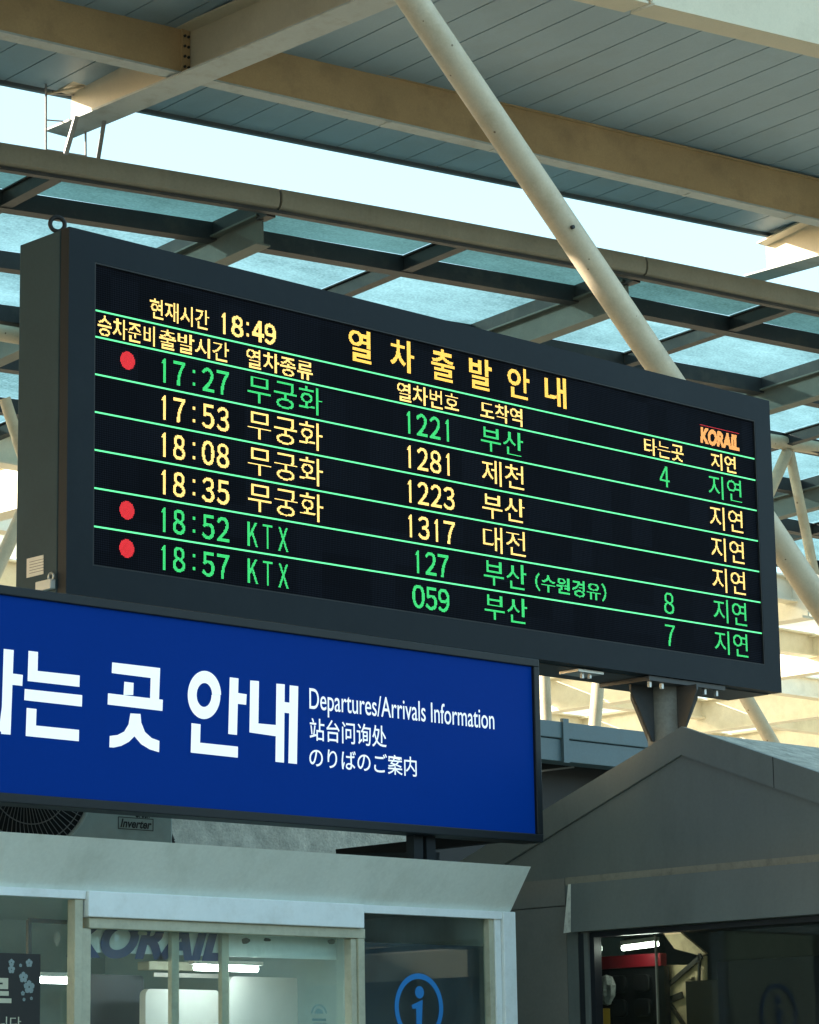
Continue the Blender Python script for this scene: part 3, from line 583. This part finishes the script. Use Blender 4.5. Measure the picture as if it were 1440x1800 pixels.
MB().box((10.013, 9.297, 0), (10.035, 10.35, 2.519)).build('side_panel', MT['gable_low'], gk)
MB().box((10.011, 9.222, 0), (10.034, 9.293, 2.616)).build('corner_trim', MT['gable'], gk)
hd = MB(); hd.prism([(9.93, 9.19, 2.388), (9.93, 6.6, 2.388), (9.955, 6.6, 2.6165), (9.955, 9.205, 2.6165)], (.05, 0, 0)); hd.build('header', MT['gable'], gk)
MB().prism([(9.929, 9.192, 2.388), (9.954, 9.207, 2.616), (9.958, 9.226, 2.616), (9.938, 9.246, 2.386)], (.002, 0, 0)).build('header_end', MT['torn'], gk)
MB().box((10.01, 9.118, 0), (10.06, 9.218, 2.386)).build('window_frame', MT['windowframe'], gk)
MB().box((9.995, 9.145, 0), (10.009, 9.17, 2.386)).build('window_frame', MT['gable'], gk)
MB().box((10.01, 6.6, 2.362), (10.06, 9.117, 2.386)).build('window_frame', MT['windowframe'], gk)
e0 = gp(1158, 1700, 10.05).y
MB().box((10.061, e0-.03, .8), (10.067, 9.117, 2.36)).build('glass_pane', MT['darkglass'], gk)
MB().box((10.035, 6.9, .8), (10.041, e0, 2.352)).build('glass_pane', MT['darkglass'], gk)
MB().box((10.032, e0, .8), (10.045, e0+.006, 2.352)).build('pane_edge', MT['strip'], gk)
MB().box((10.01, 6.6, 0), (10.06, 9.117, .8)).build('front_wall', MT['gable'], gk)
MB().box((10.06, 10.30, 0), (XB, 10.34, 2.52)).build('end_wall', MT['interior'], gk)
MB().box((XB-.04, 6.62, 0), (XB, 10.29, 2.52)).build('back_wall', MT['gable'], gk)
MB().box((10.06, 6.6, 2.46), (XB-.05, 10.29, 2.49)).build('ceiling', MT['gable'], gk)
# inside the gabled kiosk
RX = 10.32
rk = thing('tray_rack', 'rack of black moulded trays under a red shelf lip in the kiosk window', 'rack', (RX+.1, 8.95, 1))
y_l, y_r = gp(1040, 1690, RX).y, gp(1162, 1700, RX).y
zr1, zr0 = gp(1100, 1679, RX).z, gp(1100, 1701, RX).z
MB().box((RX, y_r, zr0), (RX+.04, y_l, zr1)).build('shelf_lip', MT['red'], rk)
MB().box((RX+.02, y_r, 1.0), (RX+.06, y_l, zr0-.001)).build('back_panel', MT['tray'], rk)
for k in range(5):
    for j in (1, 2):
        cy = gp(1127, 1730, RX).y-.0+.155*j-.155; cz = gp(1127, 1728, RX).z-.115*k; mb = MB()
        pts = []
        for cx_, cz_, s in ((1, 1, 0), (-1, 1, 90), (-1, -1, 180), (1, -1, 270)):
            for q_ in range(5): t = R(s+22.5*q_); pts.append((RX+.019, cy-(cx_*.026+.026*math.cos(t)), cz+cz_*.018+.024*math.sin(t)))
        mb.prism(pts, (-.02, 0, 0)); mb.build('tray', MT['tray'], rk, bevel=.006)
tl = thing('kiosk_lamp', 'white tube lamp glowing above the tray rack inside the gabled kiosk', 'lamp', (10.2, 8.9, 2.3))
A, B = at(1095, 1667, X=10.2), at(1156, 1659, X=10.2)
MB().tube(A, B, .012, 14).build('tube', MT['lampkiosk'], tl, smooth=True)
MB().bar(A+Vector((0, 0, .013)), B+Vector((0, 0, .013)), .03, .02).build('housing', MT['paper'], tl)
b0 = at(1064, 1740, X=10.2); bgm = MB(); n = 14
prof = [(.0, .072), (.03, .06), (.05, .02), (.042, -.03), (.02, -.068), (0, -.075)]
for i in range(len(prof)-1):
    for k in range(n):
        def pt(q_, kk):
            r_, z_ = prof[q_]; t = 2*math.pi*(kk % n)/n; j = 1+.25*math.sin(3.1*kk+q_*2); return (b0.x+r_*.5*math.cos(t)*j, b0.y-.01+r_*math.sin(t)*j, b0.z+z_)
        bgm.add([pt(i, k), pt(i, k+1), pt(i+1, k+1), pt(i+1, k)], [(0, 1, 2, 3)])
tag(bgm.build('plastic_bag', MT['bag'], smooth=True), 'crumpled clear plastic bag hanging at the left edge of the kiosk window', 'bag')
p = at(1057, 1795, X=10.2); tag(MB().box((p.x-.03, p.y-.035, p.z-.12), (p.x+.03, p.y+.035, p.z+.06)).build('yellow_carton', MT['yellow'], bevel=.006), 'yellow carton standing below the plastic bag in the kiosk window', 'carton')
pt_ = thing('lattice_reflection', 'tan panels with dark diagonal braces added as a reflection in the kiosk glass', 'reflection', (10.5, 8.6, 1))  # solid panels stand in for a sunlit reflection in the window glass
QX = 10.42
def qp(px, py): return at(px, py, X=QX)
MB().prism([qp(1160, 1696), qp(1222, 1696), qp(1222, 1830), qp(1160, 1830)], (.02, 0, 0)).build('panel', MT['tan'], pt_)
MB().prism([qp(1160, 1632), qp(1190, 1634), qp(1240, 1676), qp(1232, 1680), qp(1186, 1668)], (.02, 0, 0)).build('panel', MT['tan'], pt_)
MB().prism([qp(1222, 1690), qp(1240, 1680), qp(1240, 1724), qp(1206, 1724), qp(1222, 1716)], (.015, 0, 0)).build('panel', MT['tan'], pt_)
ls = MB()
for a, b, t in (((1162, 1752), (1240, 1684), .022), ((1162, 1772), (1206, 1754), .03), ((1176, 1760), (1206, 1805), .018), ((1235, 1724), (1236, 1676), .010)):
    ls.bar(qp(*a)+Vector((-.02, 0, 0)), qp(*b)+Vector((-.02, 0, 0)), .012, t, (-1, 0, 0) if False else (0, 0, 1))
ls.build('brace', MT['brace'], pt_)
scn = thing('advert_screen', 'dark navy screen back standing inside the kiosk window at the far right', 'screen', (10.3, 8, 1))
a = at(1205, 1725, X=10.25); b = at(1262, 1690, X=10.25)
MB().box((10.24, 6.7, 1.0), (10.28, b.y, b.z)).build('housing', MT['screen'], scn, bevel=.004)
MB().box((10.25, b.y+.002, 1.0), (10.28, a.y, a.z)).build('side_panel', MT['brace'], scn)

# ================================================================ blue-grey stair enclosure behind
se = thing('stair_enclosure', 'blue grey sheet metal stair roof edge behind the board post', 'stair roof', (14, 13.3, 2.5))
MB().box((12.3, 13.0, 4.015), (16.4, 13.18, 4.128)).build('top_rail', MT['bluegrey'], se, bevel=.006)
MB().box((12.3, 13.012, 3.86), (16.4, 13.17, 4.010)).build('fascia', MT['bluegrey'], se, bevel=.004)
x = at(993, 1300, Y=13).x; MB().box((x-.028, 12.985, 3.85), (x+.028, 13.0115, 4.15)).build('joint_cover', MT['bluegrey'], se)
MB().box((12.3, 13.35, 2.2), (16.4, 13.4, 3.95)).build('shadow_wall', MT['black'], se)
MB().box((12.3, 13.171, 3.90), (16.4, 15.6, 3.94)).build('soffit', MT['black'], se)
MB().bar(at(950, 1357, Y=13.3), at(1008, 1350, Y=13.3), .02, .012).build('handrail', MT['steel'], se)
MB().box((12.3, 13.05, 0), (16.4, 13.34, 2.9)).build('side_wall', MT['gable'], se)

# ================================================================ upper canopy
uc = thing('platform_canopy', 'high steel platform canopy with grey soffit panels and tan beams', 'canopy', (17, 16, 0))
def zs_(x, y): return 10.42-.0577*(y-16.9)
# line of the long beam's near flange edge, of the far soffit edge and of the near girder
def lin(p, q): s = (q.y-p.y)/(q.x-p.x); return lambda x: p.y+s*(x-p.x)
Lb = lin(at(365, 140, Z=10), at(1440, 388, Z=10))
Lf = lin(at(0, 130, Z=10.35), at(1330, 410, Z=10.35))
Ln = lin(at(1110, 25, Z=10.2), at(1440, 103, Z=10.2))
X0, X1 = -46., 40.
sf = MB(); x = X0
while x < X1:
    a, b = x+.006, x+.375-.006
    ya, yb = Ln(a)+.02, Ln(b)+.02
    fa_, fb_ = Lf(a), Lf(b)
    if a < 8.6: ya = yb = 2.; fa_ = fb_ = 42. if a > -13 else 90.  # unseen roof stretched left of view to keep sun off board and ground
    def P(x_, y_): return (x_, y_, zs_(x_, y_) if x_ > 8.8 else 10.35)
    sf.prism([P(a, ya), P(b, yb), P(b, fb_), P(a, fa_)], (0, 0, .012)); x += .375
sf.build('soffit', MT['soffit'], uc)
dk = MB()
for a, b in ((X0, -13), (-12.99, 8.5), (8.6, X1)):
    ya, yb, fa_, fb_ = (2, 2, 42, 42) if -13 < b < 8.6 else (2, 2, 90, 90) if b < 0 else (Ln(a), Ln(b), Lf(a)+.03, Lf(b)+.03)  # deck over the unseen stretch, added for the same shade
    zz = (lambda x_, y_: 10.38) if b < 8.6 else (lambda x_, y_: zs_(x_, y_)+.02)
    dk.prism([(a, ya, zz(a, ya)), (b, yb, zz(b, yb)), (b, fb_, zz(b, fb_)), (a, fa_, zz(a, fa_))], (0, 0, .12))
dk.build('roof_deck', MT['deck'], uc)
tr = MB(); tr.bar((8.7, Lf(8.7)+.025, zs_(8.7, Lf(8.7))-.035), (X1, Lf(X1)+.025, zs_(X1, Lf(X1))-.035), .05, .05); tr.build('edge_trim', MT['trim'], uc)
YW = .075
lb = MB(); A, B = Vector((X0, Lb(X0)+YW, 10.0)), Vector((X1, Lb(X1)+YW, 10.0))
bf = MB(); bf.bar(A, B, .15, .018); lb.bar(A+Vector((0, -.045, .018)), B+Vector((0, -.045, .018)), .014, .40); lb.bar(A+Vector((0, 0, .418)), B+Vector((0, 0, .418)), .17, .016)
lbo = lb.build('long_beam', MT['beam'], uc); bf.build('bottom_flange', MT['plategrey'], lbo)
jt = MB()
for px, py in ((660, 225), (850, 270), (1200, 345), (1380, 385)):
    p = at(px, py, Z=9.995); jt.bar((p.x-.012, Lb(p.x)+.01, 9.994), (p.x+.012, Lb(p.x)+.14, 9.994), .03, .005)
jt.build('flange_plate', MT['plategrey'], lbo)
for xb in (6.05, 14.26, 22.38, 30.5):
    yt = {14.26: 18.86, 22.38: 17.68}.get(xb, Lf(xb)+.6); yn = Ln(xb) if xb > 11.6 else 4.
    cb = MB(); yk = yt-.70
    cb.bar((xb, yn+.05, 9.993), (xb, yk, 9.993), .014, .404); cb.bar((xb, yn+.05, 10.397), (xb, yk, 10.397), .30, .018)
    bf = MB(); bf.bar((xb, yn+.05, 9.975), (xb, yt+.19, 9.975), .30, .018)
    cb.prism([(xb-.007, yk, 9.993), (xb-.007, yt, 9.993), (xb-.007, yt, 10.285), (xb-.007, yk, 10.397)], (.014, 0, 0)); cb.bar((xb, yk, 10.397), (xb, yt, 10.285), .30, .018); cbo = cb.build('cross_beam', MT['beamlight'], uc); bf.build('bottom_flange', MT['plategrey'], cbo)
    # bolted end plate where the long beam meets the web
    yb_ = Lb(xb-.1)+.034
    ep = MB(); ep.box((xb-.10, yb_-.03, 10.02), (xb-.012, yb_-.018+.012, 10.40)); e_ = ep.build('splice_plate', MT['beam'], cbo)
    bo = MB()
    for k in range(4):
        for j in (-.075, -.035):
            bo.tube((xb+j, yb_-.045, 10.07+.09*k), (xb+j, yb_-.03, 10.07+.09*k), .012, 6)
    bo.build('bolt', MT['darkmetal'], e_)
ng = MB()
for a, b in ((11.6, 16.28), (16.34, X1)):
    ng.prism([(a, Ln(a)-.26, 10.2), (b, Ln(b)-.26, 10.2), (b, Ln(b), 10.2), (a, Ln(a), 10.2)], (0, 0, .02))
    ng.prism([(a, Ln(a)-.24, 10.222), (b, Ln(b)-.24, 10.222), (b, Ln(b)-.22, 10.222), (a, Ln(a)-.22, 10.222)], (0, 0, .52))
    ng.prism([(a, Ln(a)-.02, 10.222), (b, Ln(b)-.02, 10.222), (b, Ln(b)-.005, 10.222), (a, Ln(a)-.005, 10.222)], (0, 0, .38))
ng.build('edge_girder', MT['beamlight'], uc)
gc = MB(); gc.bar((11.6, Ln(11.6)-.26, 10.745), (X1, Ln(X1)-.26, 10.745), .10, .09); gc.build('roof_gutter', MT['gutter'], uc)

# raking tubular column
D = at(1400, 1000, Y=14.3)-at(725, 0, Y=14.3); A = at(725, 0, Y=14.3)-D.normalized()*.75; B = A+D*((A.z)/(-D.z))
pc = thing('raking_column', 'thick cream tubular column slanting down behind the departure board', 'column', B)
MB().tube(A, B, .113, 48).build('shaft', MT['pole'], pc, smooth=True)
c = at(988, 405, Y=14.3); cap = MB(); cap.tube(c+Vector((0, -.125, 0)), c+Vector((0, -.10, 0)), .016, 12); cap.build('drain_hole', MT['black'], pc)
MB().tube(A-D.normalized()*.04, A+D.normalized()*.02, .17, 40).build('head_plate', MT['pole'], pc, smooth=True)

# ================================================================ glazed canopy behind
gcn = thing('glazed_canopy', 'dark steel canopy glazed with weathered teal glass behind the board', 'glass canopy', (18, 22, 0))
def Yg(x): return 18.28-.2375*(x-16.1)+.0110*(x-16.1)*(x-20.19)*.62+.0442*(x-16.1)
DIRX = .085
def cp(x, off, z): return Vector((x+DIRX*off, Yg(x)+off, z))
slope = -.025
XS = [7.9+4.095*k for k in range(8)]         # main cantilever lines
XS = [16.13+4.07*k for k in range(-2, 6)]
for i in range(len(XS)-1):
    gt = MB(); n = 6
    for j in range(n):
        a = XS[i]+(XS[i+1]-XS[i])*j/n+(.012 if j == 0 else 0); b = XS[i]+(XS[i+1]-XS[i])*(j+1)/n-(.012 if j == n-1 else 0)
        pr_ = [(0, 9.50), (-.035, 9.515), (-.055, 9.56), (-.055, 9.63), (-.03, 9.685), (.02, 9.705), (.16, 9.705), (.16, 9.50)]
        va = [cp(a, o_, z_) for o_, z_ in pr_]; vb = [cp(b, o_, z_) for o_, z_ in pr_]; m_ = len(pr_)
        gt.add(va+vb, [(k, (k+1) % m_, m_+(k+1) % m_, m_+k) for k in range(m_)]+[tuple(range(m_))[::-1], tuple(range(m_, 2*m_))])
    gt.build('gutter', MT['gutter'], gcn, smooth=True)
    mb = MB(); mb.bar(cp(XS[i], .03, 9.465), cp(XS[i+1], .03, 9.465), .07, .03); mb.build('drip_rail', MT['frame'], gcn)
OFF = [.12]+[1.0+1.6*k for k in range(6)]
def zg(off): return 9.66+slope*off
xs_all = [XS[0]+4.07/2*k for k in range(2*len(XS)-1)]
for k, o_ in enumerate(OFF[1:]):
    mb = MB()
    for i in range(len(XS)-1):
        mb.bar(cp(XS[i], o_, zg(o_)-.19), cp(XS[i+1], o_, zg(o_)-.19), .14, .17)
    mb.build('purlin', MT['frame'], gcn)
for i, x in enumerate(xs_all):
    if i % 2 == 0:
        mb = MB(); a, b = cp(x, .22, 9.22), cp(x, OFF[-1]+.1, 9.22+slope*OFF[-1])
        mb.bar(a, b, .16, .018); mb.bar(a+Vector((0, 0, .018)), b+Vector((0, 0, .018)), .014, .245); mb.bar(a+Vector((0, 0, .263)), b+Vector((0, 0, .263)), .16, .018)
        mb.build('cantilever_beam', MT['webgreen'], gcn)
        mb = MB(); mb.bar(cp(x, .10, 9.46), cp(x, .26, 9.46), .10, .06); mb.bar(cp(x, 1.0, 9.503), cp(x, 1.1, 9.503), .12, .05); mb.build('bracket', MT['frame'], gcn)
    else:
        mb = MB(); mb.ibeam(cp(x, .12, zg(0)-.185), cp(x, OFF[-1], zg(OFF[-1])-.185), .11, .15, .012, .05); mb.build('rafter', MT['frame'], gcn)
    if i % 2 == 0: mb = MB(); mb.bar(cp(x, .12, zg(0)-.15), cp(x, OFF[-1], zg(OFF[-1])-.15), .10, .13); mb.build('rafter', MT['frame'], gcn)
for i in range(len(xs_all)-1):
    for k in range(len(OFF)-1):
        a, b = xs_all[i]+.004, xs_all[i+1]-.004; o0, o1 = OFF[k]+.004, OFF[k+1]-.004
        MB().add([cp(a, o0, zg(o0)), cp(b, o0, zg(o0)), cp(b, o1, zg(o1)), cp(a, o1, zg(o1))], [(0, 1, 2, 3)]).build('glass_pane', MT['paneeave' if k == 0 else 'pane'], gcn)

# ladder and struts between the two canopies
ld = thing('access_ladder', 'thin steel ladder standing on the gutter below the canopy beam tip', 'ladder', (14, 18.9, 9.7))
yl = Yg(14.0)+.05
def lp(px, py): return at(px, py, Y=yl)
a0, a1, b0, b1 = lp(81, 148), lp(81, 268), lp(151, 225), lp(151, 279)
ld.location = lp(116, 275)
MB().tube(a0, a1, .010, 8).build('rail', MT['steel'], ld); MB().tube(lp(150, 176), b1, .010, 8).build('rail', MT['steel'], ld)
for ya, yb in ((165, 168), (211, 216), (263, 274)):
    MB().tube(lp(82, ya), lp(150, yb), .007, 8).build('rung', MT['steel'], ld)
MB().tube(lp(82, 165), at(148, 152, X=14.24), .013, 8).build('stay_tube', MT['pole'], ld)
for (pa, pb, lab) in (((136, 204), (115, 277), 'flat steel strut leaning left from the lit beam tip to the gutter'), ((184, 212), (172, 286), 'thinner steel strut right of the ladder below the beam tip')):
    p = at(*pa, Z=9.975); q_ = at(*pb, Y=Yg(14.3)+.02); tag(MB().bar(q_, p, .045 if 'flat' in lab else .035, .02).build('steel_strut', MT['steel']), lab, 'strut', 'struts under the beam tip')

# tubular tree columns below the glazed canopy
def branch(name, label, segs, base):
    t = thing(name, label, 'column', base, 'tubular columns under the glazed canopy')
    for nm, A, B, r in segs: MB().tube(A, B, r, 28).build(nm, MT['pole'], t, smooth=True)
    return t
def pr(px, py, Y): return at(px, py, Y=Y)
branch('branching_column', 'branching tubular column right of the board under the glazed canopy', [('cross_tube', pr(1290, 765, 20.9), pr(1470, 792, 20.9), .085), ('branch', pr(1388, 795, 20.9), pr(1432, 1010, 20.9), .062), ('branch', pr(1384, 795, 20.9), pr(1335, 905, 20.9), .07)], pr(1432, 1010, 20.9))
branch('branching_column', 'branching tubular column at the left edge behind the board', [('cross_tube', pr(-60, 575, 22.5), pr(90, 600, 22.5), .085), ('branch', pr(8, 700, 22.5), pr(50, 830, 22.5), .06), ('branch', pr(-14, 1020, 22.5), pr(50, 880, 22.5), .07)], pr(50, 880, 22.5))
for (a, b, r, lab) in (((956, 1150), (962, 1310), .065, 'pale tubular column just right of the blue sign end'), ((1055, 1160), (1042, 1320), .075, 'grey tubular column between the sign end and the board post'), ((1296, 1200), (1372, 1330), .085, 'slanting tubular column below the right end of the board')):
    A, B = pr(*a, 22.), pr(*b, 22.); B = A+(B-A)*(A.z/(A.z-B.z)); t = thing('tubular_column', lab, 'column', B, 'tubular columns under the glazed canopy')
    MB().tube(A+(A-B)*.4, B, r, 28).build('shaft', MT['pole'], t, smooth=True)

# ================================================================ far sunlit canopy
fc = thing('far_canopy', 'distant cream canopy with sunlit beams and pale roof sheets', 'canopy', (45, 38, 0))
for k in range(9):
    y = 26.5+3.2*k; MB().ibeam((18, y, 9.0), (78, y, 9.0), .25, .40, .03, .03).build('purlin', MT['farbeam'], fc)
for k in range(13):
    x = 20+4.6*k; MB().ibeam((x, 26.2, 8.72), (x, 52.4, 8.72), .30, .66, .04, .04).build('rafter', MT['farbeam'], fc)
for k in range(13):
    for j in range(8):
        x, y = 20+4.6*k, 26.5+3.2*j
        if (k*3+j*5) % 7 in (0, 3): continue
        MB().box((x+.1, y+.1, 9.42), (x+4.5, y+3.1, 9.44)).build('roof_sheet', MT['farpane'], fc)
